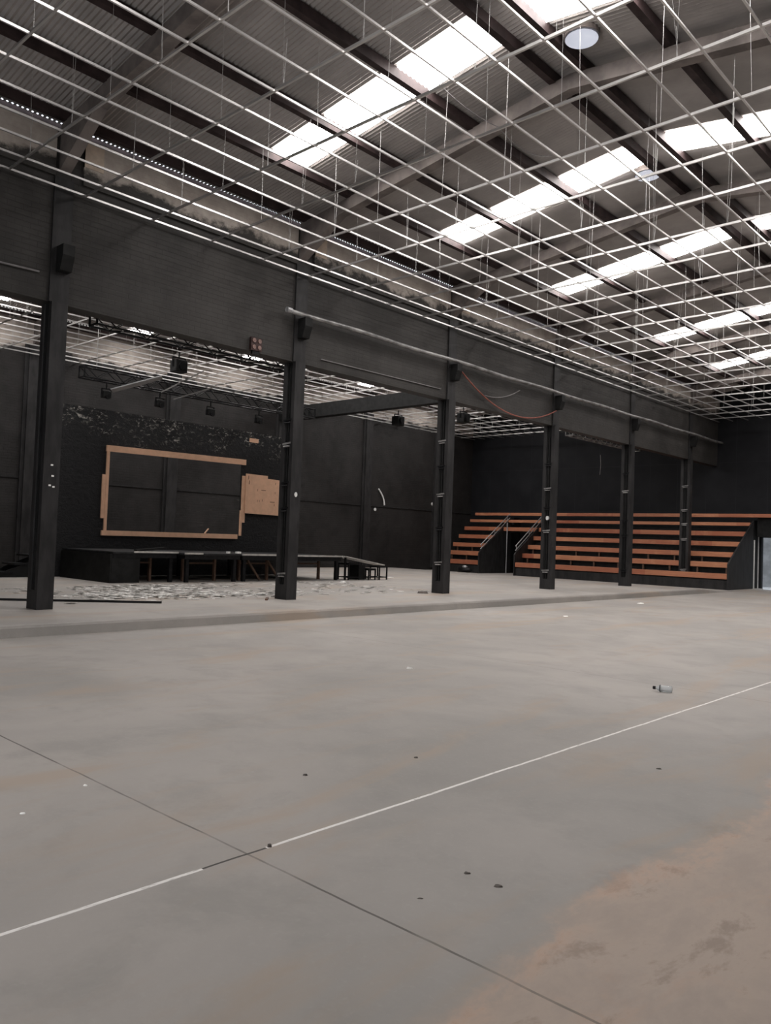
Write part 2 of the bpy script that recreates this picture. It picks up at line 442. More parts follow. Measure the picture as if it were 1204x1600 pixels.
# roof ventilators beside the ridge
vent_lab = ['pale blue round roof ventilator near the top edge, right of the ridge', 'smaller looking pale blue roof ventilator at the upper end of a skylight']
for (vx, vy), lab in zip(((-5.64, 9.79), (-6.74, 14.32)), vent_lab):
    z = roof_z(vx, RIDGE)
    t = thing('roof_ventilator', lab, 'ventilator', (vx, vy, z-.1), 'ventilators along the roof ridge')
    ring = MB(); n = 28; R0, R1 = .23, .25
    vs = []
    for k in range(n):
        a = 2*math.pi*k/n; ca, sa = math.cos(a), math.sin(a)
        vs += [(vx+ca*R0, vy+sa*R0, z-.09), (vx+ca*R1, vy+sa*R1, z-.09), (vx+ca*R1, vy+sa*R1, z+.05), (vx+ca*R0, vy+sa*R0, z+.05)]
    ring.add(vs, [(4*k+j, 4*k+(j+1) % 4, 4*((k+1) % n)+(j+1) % 4, 4*((k+1) % n)+j) for k in range(n) for j in range(4)])
    ring.build('throat_ring', 'rafter', t)
    dome = MB(); vs = [(vx, vy, z-.02)]; fs = []
    for r_i in range(1, 6):
        r = R0*r_i/5
        for k in range(n):
            a = 2*math.pi*k/n; vs.append((vx+math.cos(a)*r, vy+math.sin(a)*r, z-.02-.09*(r_i/5)**2))
    for k in range(n): fs.append((0, 1+k, 1+(k+1) % n))
    for r_i in range(4):
        for k in range(n): fs.append((1+r_i*n+k, 1+(r_i+1)*n+k, 1+(r_i+1)*n+(k+1) % n, 1+r_i*n+(k+1) % n))
    dome.add(vs, fs).build('dome', 'vent_dome', t, smooth=True)

# ------------------------------------------------------------------ columns
col_lab = ['black column nearest the camera, left of the stage with the screen opening',
           'black column in front of the right end of the stage, round white sticker halfway up',
           'black column with strapped pipes, left of the short bleacher block',
           'black column in front of the aisle that splits the bleachers, white dot at chest height',
           'black column in front of the middle of the long bleacher block',
           'farthest black column, rising out of the lowest bleacher bench']
def band_ring(y0, z, t):
    s = MB(); s.box(CF-.33, CF-.02, y0-.012, y0+.03, z-.022, z+.022); return s
for k, c in enumerate(COLY):
    base = slab_z(c)
    t = thing('column', col_lab[k], 'column', (CF-.18, c, base), 'columns of the arcade', 'thing')
    ya, yb = c-.13, c+.13
    s = MB()                                                    # I-shaped concrete shaft
    fl = .10; D = .36
    poly = [(CF, ya), (CF, yb), (CF-fl, yb), (CF-fl-.03, c+.06), (CF-D+fl+.03, c+.06), (CF-D+fl, yb), (CF-D, yb), (CF-D, ya), (CF-D+fl, ya), (CF-D+fl+.03, c-.06), (CF-fl-.03, c-.06), (CF-fl, ya)]
    s.prism(poly, 'z', base+.30, LZ-.002)
    shaft = s.build('shaft', 'column', t)
    s = MB(); s.box(CF-D, CF, ya, yb, base, base+.30); s.build('foot_block', 'column', t)
    s = MB(); s.box(WX+.001, WX+.04, ya-.03, yb+.02, LZ, 6.975); s.build('upper_pilaster', 'column', t)
    s = MB(); s.prism([(WX+.041, 5.87), (WX+.27, 5.87), (WX+.27, 5.70), (WX+.19, 5.47), (WX+.041, 5.47)], 'y', c-.08, c+.11); s.build('corbel', 'dark', t)
    rng = random.Random(k)
    s = MB(); s.tube([(CF-.17, c-.10, base+.05), (CF-.17, c-.10, LZ-.01)], .022); s.tube([(CF-.225, c-.105, base+.3), (CF-.225, c-.105, LZ-.01)], .014)
    con = s.build('conduit', 'dark', shaft)
    zs = [.62, 1.75, 2.35, 3.1, 3.75] if k else []
    for z in zs:
        z = base + z + rng.uniform(-.15, .15)
        s = MB(); s.bar((CF-.30, ya+.012, z), (CF-.06, ya+.012, z+.02), .05, .035); s.tube([(CF-.27, ya-.005, z-.05), (CF-.09, ya-.005, z-.045)], .015)
        s.build('pipe_clip', 'black_metal' if rng.random() < .45 else 'galv', shaft)
    # chipped paint spots
    spots = {0: [(CF+.002, c+.02, 2.25), (CF+.002, c-.02, 2.10), (CF+.002, c+.04, 2.08), (CF+.002, c+.0, 2.42)]}.get(k, [])
    if spots:
        for x, y, z in spots:
            s = MB(); s.box(x-.003, x+.002, y-.018, y+.02, z-.012, z+.014); s.build('paint_chip', 'flake', shaft)
    if k in (1, 3):
        s = MB(); zc = 2.29 if k == 1 else 2.25
        yy, xx = (c+.01, CF) if k == 1 else (ya, CF-.1)
        n = 20
        if k == 1: pts = [(CF+.004, yy+.038*math.cos(2*math.pi*i/n), zc+.05*math.sin(2*math.pi*i/n)) for i in range(n)]; q = [(CF-.001, p_[1], p_[2]) for p_ in pts]
        else: pts = [(CF-.14+.045*math.cos(2*math.pi*i/n), ya-.05, zc+.06*math.sin(2*math.pi*i/n)) for i in range(n)]; q = [(p_[0], ya, p_[2]) for p_ in pts]
        s.add(pts+q, [tuple(range(n)), tuple(range(2*n-1, n-1, -1))] + [(i, (i+1) % n, n+(i+1) % n, n+i) for i in range(n)])
        o = s.build('round_sticker', 'white', shaft); o['label'] = 'round white sticker'

# pipe along the wall on the corbels
mb = MB(); pts = []
y = COLY[1]-.45
while y < FY-.05:
    pts.append((WX+.2, y, 5.93 + .012*math.sin(y*1.7))); y += .5
pts.append((WX+.2, FY-.02, 5.93))
t = thing('long_pipe', 'long grey pipe lying on the brackets along the black upper wall', 'pipe', (WX+.2, 21, 5.87))
mb.tube(pts, .045, 10); mb.build('pipe', 'galv', t, smooth=True)
s = MB(); s.tube([(WX+.2, COLY[1]-.52, 5.93), (WX+.2, COLY[1]-.40, 5.93)], .055, 12); s.build('end_coupling', 'rail', t)
# sagging cables, a straight conduit and a thin line on the wall
def sag(a, b_, drop, n=22):
    a, b_ = Vector(a), Vector(b_); out = []
    for i in range(n+1):
        q = i/n; p_ = a.lerp(b_, q); p_.z -= drop*4*q*(1-q); out.append(p_)
    return out
mb = MB(); mb.tube(sag((WX+.09, COLY[2]+.25, 5.8), (WX+.1, COLY[3]-.1, 5.42), .62), .017)
solo(mb, 'cable_run', 'red_cable', 'red cable sagging across the black wall between two brackets', 'cable')
mb = MB(); mb.tube(sag((WX+.07, COLY[2]+1.35, 5.32), (WX+.07, COLY[2]+3.0, 5.72), .12), .012)
solo(mb, 'cable_run', 'grey_cable', 'short grey cable branching up from the sagging red one', 'cable')
mb = MB(); mb.tube([(WX+.03, 2, 5.37), (WX+.03, 4.2, 5.37), (WX+.03, 5.2, 5.40)], .016)
solo(mb, 'cable_run', 'grey_cable', 'straight grey conduit ending at the column nearest the camera', 'cable')
mb = MB(); mb.tube([(WX+.02, COLY[1]+.6, 5.17), (WX+.02, COLY[2]-.4, 5.2)], .012)
solo(mb, 'cable_run', 'grey_cable', 'thin grey line on the wall between the second and third columns', 'cable')

# ------------------------------------------------------------------ suspended ceiling grids
GX0, GY0, GDX, GDY = -4.513, 4.649, .6, 1.2033
def tee_x(mb, xa, xb, y, z):      # inverted T along x
    mb.box(xa, xb, y-.0135, y+.0135, z-.004, z); mb.box(xa, xb, y-.004, y+.004, z, z+.036)
def tee_y(mb, ya, yb, x, z):
    mb.box(x-.011, x+.011, ya, yb, z-.006, z-.002); mb.box(x-.003, x+.003, ya, yb, z-.002, z+.028)
def grid(label, xlist, x0, x1, jlist, y0, y1, z, hang, ridge, skip=lambda i, j: False, seed=1):
    t = thing('ceiling_grid', label, 'ceiling grid', ((x0+x1)/2, (y0+y1)/2, z), None)
    rng = random.Random(seed)
    for j in jlist:
        y = GY0 + j*GDY; s = MB(); tee_x(s, x0, x1, y, z+.002*rng.uniform(-1, 1)); s.build('main_runner', 'tee', t)
    for i, x in enumerate(xlist):
        s = MB(); zz = z + .003*rng.uniform(-1, 1)
        cuts = [y0] + [GY0+j*GDY for j in jlist if y0 < GY0+j*GDY < y1] + [y1]
        for q in range(len(cuts)-1):
            if skip(x, cuts[q]):
                if s.v: s.build('cross_tee', 'tee', t)
                s = MB(); continue
            tee_y(s, cuts[q], cuts[q+1], x + rng.uniform(-.006, .006), zz)
        if s.v: s.build('cross_tee', 'tee', t)
    hs = []
    for j in jlist:
        y = GY0 + j*GDY
        for q in range(hang):
            x = x0 + .75 + q*1.2 + rng.uniform(-.15, .15) + (.6 if j % 2 else 0)
            if x > x1-.2: continue
            zt = roof_z(x, ridge)-.02
            s = MB(); lean = rng.uniform(-.06, .06)
            s.bar((x, y, z), (x+lean, y, zt), .0032)
            if rng.random() < .4: s.bar((x+.012, y, z), (x+.06*rng.uniform(-1, 1), y+.02, z+rng.uniform(.35, .8)), .004)
            if rng.random() < .15: s.bar((x+.02, y, z), (x+rng.uniform(-.2, .2), y, zt), .003)
            hs.append((y, s))
    hs.sort(key=lambda q: abs(q[0]-9))
    rest = MB()
    for k, (y, s) in enumerate(hs):
        if k < 100: s.build('hanger_wire', 'wire', t)
        else: rest.add(s.v, s.f)
    if rest.v:
        o = rest.build('hanger_wires', 'wire', t); o['kind'] = 'stuff'
    return t
gone = {(9, 3), (10, 5), (11, 6), (12, 4), (13, 6), (14, 3), (12, 1), (15, 0)}
def skip_main(x, y):
    i = round((x-GX0)/GDX); j = round((y-GY0)/GDY)
    return (j, i) in gone
xl = [GX0 + i*GDX for i in range(-13, 10)]; xl[0] += .06
grid('silver grid of bare ceiling tees hanging by wires under the big roof', xl, -12.27, 1.4, range(-6, 24), Y0+.05, FY-.15, GZ, 10, RIDGE, skip_main)
XL0 = -24.72
grid('bare ceiling grid over the side hall, seen under the black wall', [XL0 + .6*i for i in range(0, 20)], BX+.03, -12.75, range(0, 24), 4.0, FY-.15, GZ, 9, RIDGE-12.55, seed=4)

# ------------------------------------------------------------------ bleachers
# front edge y and top z of the seven benches, lowest first, and the height of each board
BY = [29.95, 30.52, 30.96, 31.40, 31.84, 32.28, 32.70]
BZ = [.64, 1.05, 1.44, 1.845, 2.25, 2.62, 2.98]
BH = [.20, .20, .19, .18, .18, .13, .14]
def bleacher(label, x0, x1, ext, left_panel, right_panel, loc):
    t = thing('bleacher', label, 'bleacher', loc, 'bleacher blocks along the end wall')
    zf = .05
    poly = [(BY[0]+.12, zf), (BY[0]+.12, BZ[0]-.34)]
    for k in range(7):
        poly.append((BY[k]+.14, poly[-1][1])); poly.append((BY[k]+.14, BZ[k]-.24 if k else BZ[0]-.22))
    poly += [(FY-.02, poly[-1][1]), (FY-.02, zf)]
    s = MB(); hole = x0 < -12.5 < x1
    if hole:
        ca, cb = COLY[5]-.17, COLY[5]+.17
        s.prism(poly, 'x', x0+.03, -12.68); s.prism(poly, 'x', -12.24, x1-.03)
        rear = [(cb, zf)] + [(max(y, cb), z) for y, z in poly[2:] if z > .1]
        s.prism([(cb, zf), (cb, BZ[1]-.24)] + [q for q in poly if q[0] > cb and q[1] > .1][0:] + [(FY-.02, zf)], 'x', -12.68, -12.24)
        s.prism([(BY[0]+.12, zf), (BY[0]+.12, BZ[0]-.22), (ca, BZ[0]-.22), (ca, zf)], 'x', -12.68, -12.24)
    else: s.prism(poly, 'x', x0+.03, x1-.03)
    s.build('stepped_base', 'dark', t)
    s = MB(); s.box(x0, x1, BY[0]+.04, BY[0]+.12, zf, BZ[0]-.24); s.build('kick_board', 'column', t)
    for k in range(7):
        xa, xb = x0, x1
        for a, b_, kmin in ext:
            if k >= kmin: xa, xb = min(xa, a), max(xb, b_)
        for u, w in ([(xa, -12.68), (-12.24, xb)] if hole and k == 1 else [(xa, xb)]):
            s = MB(); s.box(u, w, BY[k], BY[k]+(.23 if k == 0 else .30), BZ[k]-BH[k], BZ[k])
            bench = s.build('bench', 'bench', t, bevel=.008)
        if k:
            n = max(2, int((x1-x0)/1.15))
            for q in range(n+1):
                if k > 2: break
                x = x0+.25 + (x1-x0-.5)*q/n
                s = MB(); s.box(x-.03, x+.03, BY[k]+.04, BY[k]+.10, BZ[k-1]+.0 if k > 1 else BZ[k-1], BZ[k]-BH[k]); s.build('support_post', 'brown_leg', bench)
    def panel(x, sg):
        s = MB(); pz = .05
        s.prism([(BY[0]-.03, pz), (BY[0]-.03, .98), (BY[0]+.05, 1.07), (BY[-1]-.15, 2.70), (FY-.9, 2.70), (FY-.9, pz)], 'x', x-.03, x+.03)
        return s.build('side_panel', 'column', t)
    if left_panel: panel(x0-.03, -1)
    if right_panel: panel(x1+.03, 1)
    return t
RX0, RX1 = -19.85, -10.64
LX0, LX1 = -24.15, -21.86
tl = bleacher('short block of red wooden bleachers left of the dark aisle', LX0, LX1, [(LX0, RX0-.09, 4)], False, True, ((LX0+LX1)/2, 31.5, .05))
tr = bleacher('long block of red wooden bleachers between the aisle and the bright doorway', RX0, RX1, [(RX0, -8.6, 6)], True, True, ((RX0+RX1)/2, 31.5, .05))
# black boards over the two passages
s = MB(); s.box(LX1+.07, RX0-.07, BY[4]+.1, BY[4]+.2, 2.0, 2.1); s.build('aisle_header', 'dark', tl)
s = MB(); s.box(RX1+.07, -8.6, FY-.5, FY-.42, DZ+.02, 2.85); s.build('passage_header', 'dark', tr)
# handrails: two pipes each, following the slope of the panels
def rails(x, lab, y0, z0, y1, z1):
    t = thing('handrail', lab, 'handrail', (x, y0, z0-.35), 'handrails of the bleacher aisle')
    for dz in (0, .19):
        s = MB(); s.tube([(x, y0, z0+dz), (x, y1, z1+dz)], .02, 8); s.build('rail', 'rail', t)
    for q in (.04, .47, .90):
        y, z = y0+(y1-y0)*q, z0+(z1-z0)*q
        s = MB(); s.tube([(x, y, z-.06), (x, y, z+.19)], .014, 8); s.build('post', 'rail', t)
rails(LX1+.03, 'pale double handrail on the short bleacher block beside the aisle', 30.05, 1.17, 32.4, 2.72)
rails(RX0-.03, 'pale double handrail at the left end of the long bleacher block', 30.0, 1.17, 32.3, 2.72)
# pale posts by the passages
s = MB(); s.tube([(-21.5, 31.7, .05), (-21.5, 31.7, 2.45)], .025); solo(s, 'post', 'rail', 'thin pale post standing in the dark aisle between the bleacher blocks', 'post')
s = MB(); s.tube([(-10.62, 32.75, 0), (-10.62, 32.75, 1.95)], .028); solo(s, 'post', 'white', 'thin white post between the long bleacher block and the doorway', 'post')

# bag on the floor in front of the short block
def blob(mb, c, r, seed, n=12, m=7):
    rng = random.Random(seed); vs = []; fs = []
    for i in range(m+1):
        th = math.pi*i/m
        for k in range(n):
            a = 2*math.pi*k/n; j = 1+rng.uniform(-.16, .16)
            vs.append((c[0]+r[0]*math.sin(th)*math.cos(a)*j, c[1]+r[1]*math.sin(th)*math.sin(a)*j, max(c[2]-r[2]*.9, c[2]+r[2]*math.cos(th)*j)))
    for i in range(m):
        for k in range(n): fs.append((i*n+k, i*n+(k+1) % n, (i+1)*n+(k+1) % n, (i+1)*n+k))
    return mb.add(vs, fs)
t = thing('rubbish_bag', 'dark crumpled bag with a pale top in front of the short bleacher block', 'bag', (-22.2, 29.4, .05))
blob(MB(), (-22.2, 29.4, .18), (.38, .22, .15), 3).build('bag_body', 'black_metal', t, smooth=True)
blob(MB(), (-22.15, 29.33, .33), (.14, .1, .07), 5).build('pale_top', 'rail', t, smooth=True)

# ------------------------------------------------------------------ stage in the side hall
SX0, SX1, SZ = -20.35, -17.45, .925
plat = [(9.55, 11.35, 'leftmost stage platform with black skirted sides, behind the nearest column', 'skirt'),
        (11.37, 13.15, 'stage platform below the left half of the screen opening, on bare legs', ''),
        (13.17, 14.95, 'stage platform with slanted braces under it, below the right half of the screen opening', 'brace'),
        (14.97, 16.95, 'rightmost stage platform with a pale front edge, partly behind a column', '')]
for k, (ya, yb, lab, kind) in enumerate(plat):
    xf = SX1 if k else SX1-.25
    t = thing('stage_platform', lab, 'stage platform', ((SX0+xf)/2, (ya+yb)/2, RZ), 'platforms of the stage')
    dz = -.012*k
    s = MB(); s.box(SX0, xf, ya, yb, SZ-.05+dz, SZ+dz); s.build('deck_board', 'stage_board', t, bevel=.006)
    s = MB(); s.box(SX0, xf-.02, ya+.03, yb-.03, SZ-.15+dz, SZ-.05+dz); fr = s.build('frame', 'black_metal', t)
    cut = {0: (ya+.55, yb), 1: (ya, ya+.55), 2: (ya, yb), 3: (ya, yb)}[k]
    s = MB(); s.box(xf, xf+.02, cut[0], cut[1], SZ-.025+dz, SZ+.018+dz); o = s.build('edge_strip', 'alu', t); o['label'] = 'pale metal edge strip'
    for xx in (SX0+.12, xf-.12):
        for yy in (ya+.15, yb-.15):
            s = MB(); s.box(xx-.045, xx+.045, yy-.045, yy+.045, RZ, SZ-.15+dz); s.build('leg', 'black_metal', fr)
    s = MB(); s.box(xf-.6, xf-.52, ya+.3, ya+.36, RZ, SZ-.15+dz); s.box(xf-.58, xf-.54, ya+.36, yb-.5, .62, .66); s.box(xf-.6, xf-.52, yb-.5, yb-.44, RZ, SZ-.15+dz)
    s.build('timber_prop', 'brown_leg', t)
    if kind == 'skirt':
        s = MB(); s.box(SX0, xf-.05, ya-.03, ya, RZ, SZ-.06); s.box(xf-.07, xf-.04, ya, ya+.75, RZ, SZ-.06); s.build('skirt', 'dark', t)
    if kind == 'brace':
        for q in (.45, 1.15):
            s = MB(); s.bar((xf-.35, ya+q, SZ-.16+dz), (xf-.35, ya+q+.45, RZ+.02), .05, .05); s.build('brace', 'brown_leg', t)
# board sloping down from the right end of the stage
mb = MB(); mb.bar((-17.6, 17.0, .885), (-17.55, 18.7, .63), .5, .035)
t = thing('ramp_board', 'loose pale edged board sloping off the right end of the stage', 'board', (-17.6, 17.6, RZ))
mb.build('board', 'alu', t)
s = MB(); s.bar((-17.5, 17.12, RZ), (-17.5, 17.12, .85), .05); s.build('prop', 'black_metal', t)
# things lying on the stage
mb = MB(); mb.bar((-17.8, 10.2, .955), (-18.1, 11.2, 1.02), .10, .05)
solo(mb, 'plank', 'dark', 'dark plank lying on the left part of the stage', 'plank')
for k, (yy, lab) in enumerate(((12.75, 'small white scrap lying on the stage edge'), (13.05, 'flat white scrap on the stage edge, right of a smaller one'))):
    mb = MB(); mb.box(-17.6, -17.5, yy, yy+.06+.06*k, SZ, SZ+.05)
    solo(mb, 'paper_scrap', 'flake', lab, 'scrap', 'scraps on the stage')
# steps left of the stage
t = thing('stage_steps', 'small dark steps beside the left end of the stage', 'steps', (-20.6, 8.3, RZ))
for q, z in enumerate((.30, .52, .74)):
    s = MB(); s.box(-21.0, -20.3, 7.95+.35*q, 8.35+.35*q, z-.05, z); s.build('tread', 'black_metal', t)
for xx in (-20.98, -20.34):
    s = MB(); s.prism([(7.95, RZ), (7.95, .25), (9.05, .70), (9.05, RZ)], 'x', xx-.02, xx+.02); s.build('stringer', 'dark', t)

# black backdrop with a screen opening
PX = -20.48
t = thing('stage_backdrop', 'tall black backdrop behind the stage with a screen opening edged in raw board', 'backdrop', (PX, 13.2, RZ), kind='thing')
OY0, OY1, OZ0, OZ1 = 10.78, 15.30, 1.40, 3.72
PY0, PY1, PZ0, PZ1 = 9.2, 17.05, RZ, 4.72
s = MB(); th = .05
for a in ((PY0, OY0, PZ0, PZ1), (OY1, PY1, PZ0, PZ1), (OY0, OY1, PZ0, OZ0), (OY0, OY1, OZ1, PZ1)):
    s.box(PX-th, PX, a[0], a[1], a[2], a[3])
s.build('black_panel', 'peel', t)
def lip(name, y0, y1, z0, z1, d=.05, sk=0):
    s = MB(); s.box(PX+.001, PX+d, y0, y1, z0, z1)
    if sk: s.v = [(x, y, z+sk*(y-y0)) for x, y, z in s.v]
    o = s.build(name, 'mdf', t); return o
lip('frame_strip', OY0-.08, OY1+.12, OZ1-.13, OZ1+.04, .06, .012)['label'] = 'top strip of raw brown board'
lip('frame_strip', OY0-.06, OY0+.02, OZ0, OZ1-.09, .05)['label'] = 'left strip of raw brown board'
lip('frame_strip', OY0-.16, OY0-.06, 1.75, 2.95, .04)['label'] = 'extra strip of raw brown board on the left'
lip('frame_strip', OY0-.12, OY1-.1, OZ0-.12, OZ0+.02, .06, .004)['label'] = 'bottom strip of raw brown board'
lip('frame_strip', OY1-.02, OY1+.05, OZ0, 2.2, .05)['label'] = 'thin right strip of raw brown board'
lip('frame_strip', OY1+.02, OY1+.16, 1.82, 3.30, .045)['label'] = 'wide right strip of raw brown board'
s = MB(); s.prism([(15.43, 2.12), (17.0, 2.10), (17.0, 3.26), (16.30, 3.28), (16.30, 3.37), (15.43, 3.38)], 'x', PX+.045, PX+.075)
patch = o = s.build('board_patch', 'mdf', t); o['label'] = 'large square of raw brown board'
s = MB()
for y, z, w in ((16.05, 2.88, .19), (16.42, 2.52, .2), (15.52, 3.2, .02), (15.55, 3.05, .02)):
    s.box(PX+.075, PX+.078, y, y+w, z, z+(.02 if w > .1 else .12))
for y, z in ((16.62, 3.1), (16.62, 2.8), (16.6, 2.4), (15.98, 2.5), (16.1, 2.53), (15.9, 2.85), (15.9, 2.5)): s.box(PX+.075, PX+.077, y, y+.015, z, z+.07)
s.build('score_marks', 'brown_leg', patch)
s = MB(); s.box(PX+.001, PX+.02, 15.55, 15.90, 4.40, 4.53); o = s.build('board_scrap', 'mdf', t); o['label'] = 'small raw brown scrap of board near the top'
s = MB(); s.bar((PX+.05, 13.98, 1.43), (PX+.02, 14.13, 1.58), .03); o = s.build('loose_splinter', 'mdf', t)
# struts that hold it up behind
for yy in (9.5, 13.1, 16.8):
    s = MB(); s.bar((PX-.1, yy, RZ), (PX-.1, yy, 4.6 if yy != 13.1 else 1.35), .08, .06); s.build('strut', 'dark', t)

# small frames and a crate by the right end of the stage
def open_frame(name, cx, cy, w, d, h, mat, label, cat, group=None, seat=True):
    t = thing(name, label, cat, (cx, cy, RZ), group)
    for sx in (-1, 1):
        for sy in (-1, 1):
            s = MB(); s.bar((cx+sx*w/2, cy+sy*d/2, RZ), (cx+sx*w/2, cy+sy*d/2, RZ+h), .035); s.build('leg', mat, t)
    s = MB()
    for zz in (RZ+.08, RZ+h-.02):
        s.bar((cx-w/2, cy-d/2, zz), (cx+w/2, cy-d/2, zz), .03); s.bar((cx-w/2, cy+d/2, zz), (cx+w/2, cy+d/2, zz), .03)
        s.bar((cx-w/2, cy-d/2, zz), (cx-w/2, cy+d/2, zz), .03); s.bar((cx+w/2, cy-d/2, zz), (cx+w/2, cy+d/2, zz), .03)
    s.build('rail_frame', mat, t)
    if seat:
        s = MB(); s.box(cx-w/2-.02, cx+w/2+.02, cy-d/2-.02, cy+d/2+.02, RZ+h, RZ+h+.025); s.build('top_plate', mat, t)
    return t
t = open_frame('metal_stand', -17.65, 17.42, .45, .44, .50, 'black_metal', 'tall black metal frame under the sloping board', 'frame', 'metal frames by the stage')
open_frame('metal_stand', -17.55, 18.15, .42, .30, .33, 'black_metal', 'low black metal stand with white caps under the end of the sloping board', 'frame', 'metal frames by the stage', True)
open_frame('metal_stand', -17.5, 18.62, .40, .34, .42, 'black_metal', 'open topped black metal stand beyond the end of the sloping board', 'frame', 'metal frames by the stage', False)
s = MB(); s.box(-17.95, -17.45, 17.70, 17.95, RZ, RZ+.46); solo(s, 'crate', 'dark', 'plain black crate among the metal frames at the right end of the stage', 'crate', bevel=.01)
for k, (yy, zz, lab) in enumerate(((18.15, RZ+.03, 'white cap lying inside the low black stand'), (18.62, RZ+.03, 'white cap inside the open topped black stand'))):
    s = MB(); s.tube([(-17.5, yy, zz-.03), (-17.5, yy, zz+.07)], .05, 12); solo(s, 'white_cap', 'flake', lab, 'cap', 'white caps by the metal frames')

# ------------------------------------------------------------------ lighting trusses and lamps
def truss(label, x, ya, yb, z0, size, mat, group=None, lamps=()):
    t = thing('lighting_truss', label, 'truss', (x, (ya+yb)/2, z0), group)
    for dx in (0, size):
        for dz in (0, size):
            s = MB(); s.tube([(x+dx, ya, z0+dz), (x+dx, yb, z0+dz)], .022, 8); s.build('chord', mat, t)
    s = MB(); n = max(4, int((yb-ya)/.38)); st = (yb-ya)/n
    for k in range(n):
        a, b_ = ya+k*st, ya+(k+1)*st
        for dx in (0, size):
            s.bar((x+dx, a, z0 if k % 2 else z0+size), (x+dx, b_, z0+size if k % 2 else z0), .018)
        for dz in (0, size):
            s.bar((x if k % 2 else x+size, a, z0+dz), (x+size if k % 2 else x, b_, z0+dz), .018)
    for e in (ya, yb):
        s.bar((x, e, z0), (x, e, z0+size), .03); s.bar((x+size, e, z0), (x+size, e, z0+size), .03)
        s.bar((x, e, z0), (x+size, e, z0), .03); s.bar((x, e, z0+size), (x+size, e, z0+size), .03)
    s.build('lacing', mat, t)
    s = MB()
    for e in (ya+.4, yb-.4):
        s.bar((x+size/2, e, z0+size), (x+size/2, e, GZ+.9), .012)
    s.build('hanging_chain', 'wire', t)
    return t
truss('grey lighting truss just behind the lintel between the two nearest columns', -13.75, 6.75, 11.35, 5.12, .28, 'black_metal', 'lighting trusses')
truss('grey lighting truss behind the lintel in front of the long bleachers', -13.6, 23.3, 28.3, 5.12, .26, 'galv', 'lighting trusses')
truss('black lighting truss high above the stage backdrop', -20.0, 9.6, 17.6, 5.38, .3, 'black_metal', 'lighting trusses')
def stage_lamp(x, y, z, lab, s_=1.0):
    t = thing('stage_lamp', lab, 'stage lamp', (x, y, z-.35), 'black lamps hanging over the side hall')
    s = MB(); s.box(x-.16*s_, x+.16*s_, y-.18*s_, y+.18*s_, z-.42*s_, z-.08); hs = s.build('housing', 'dark', t, bevel=.02)
    s = MB(); s.tube([(x+.16*s_, y, z-.24), (x+.22*s_, y, z-.24)], .11*s_, 14); s.build('lens_hood', 'black_metal', hs)
    s = MB(); s.bar((x, y-.2*s_, z-.25), (x, y-.2*s_, z-.02), .03); s.bar((x, y+.2*s_, z-.25), (x, y+.2*s_, z-.02), .03); s.bar((x, y-.2*s_, z-.02), (x, y+.2*s_, z-.02), .03); s.bar((x, y, z-.02), (x, y, z+.14), .03)
    s.build('yoke', 'black_metal', t)
for x, y, z, lab, sc in ((-19.85, 10.3, 5.20, 'black stage lamp at the left end of the truss above the stage', .62), (-19.85, 11.9, 5.20, 'black stage lamp above the left half of the screen opening', .62),
                     (-19.85, 13.6, 5.20, 'black stage lamp above the middle of the screen opening', .62), (-19.85, 15.4, 5.20, 'black stage lamp above the right end of the screen opening', .62),
                     (-18.0, 11.3, 5.98, 'large black lamp box hanging from the grid above the stage', .95),
                     (-19.5, 21.5, 6.05, 'black lamp hanging under the crossing beam near the back wall', 1.0), (-17.2, 22.4, 6.1, 'black lamp hanging left of the third column', 1.0)):
    stage_lamp(x, y, z, lab, sc)
# four-cell blinder on the lintel
t = thing('blinder_lamp', 'small square lamp with four cells on the lintel between the two nearest columns', 'lamp', (WX+.04, 9.45, 4.98))
s = MB(); s.box(WX+.005, WX+.07, 9.28, 9.54, 5.0, 5.25); hs = s.build('housing', 'blinder', t)
for a in (9.345, 9.475):
    for z in (5.065, 5.19):
        s = MB(); s.tube([(WX+.07, a, z), (WX+.085, a, z)], .042, 14); s.build('lens', 'lampglass', hs)
s = MB(); s.box(WX+.0, WX+.05, 9.33, 9.49, 4.93, 5.0); s.build('bracket', 'black_metal', t)
# loose pieces hanging from the side-hall grid
mb = MB(); mb.bar((-18.9, 9.95, 4.98), (-18.2, 10.95, 5.42), .45, .025)
solo(mb, 'ceiling_tile', 'rail', 'pale ceiling tile left hanging below the side hall grid', 'ceiling tile')
for a, b_, lab in (((-18.3, 11.0, 5.05), (-17.9, 12.0, 5.74), 'long loose ceiling tee hanging slanted above the stage'), ((-18.2, 11.3, 4.90), (-17.9, 12.3, 5.34), 'shorter loose ceiling tee hanging slanted right of a longer one')):
    mb = MB(); mb.bar(a, b_, .04, .03); solo(mb, 'hanging_tee', 'tee', lab, 'ceiling tee', 'loose ceiling tees')
# white curved strip and spots on the back wall
mb = MB(); pts = [(BX+.05, 26.33+.05*math.sin(q*2), 3.75) for q in (0,)]
pts = [(BX+.05, 26.30 + .42*q + .10*math.sin(q*math.pi), 3.74 - .72*q) for q in [i/10 for i in range(11)]]
mb.tube(pts, .035, 8); solo(mb, 'strip', 'white', 'curved white strip hanging on the back wall beside a black pilaster', 'strip', base=None)
for k, (yy, zz, lab) in enumerate(((26.15, 2.80, 'white socket on the back wall below the curved strip'), (30.2, 3.28, 'white socket on the back wall left of the short bleachers'))):
    mb = MB(); n = 14
    pts = [(BX+.03, yy+.07*math.cos(2*math.pi*i/n), zz+.07*math.sin(2*math.pi*i/n)) for i in range(n)]
    mb.add(pts+[(BX, q[1], q[2]) for q in pts], [tuple(range(n)), tuple(range(2*n-1, n-1, -1))]+[(i, (i+1) % n, n+(i+1) % n, n+i) for i in range(n)])
    solo(mb, 'wall_socket', 'white', lab, 'socket', 'white sockets on the back wall')
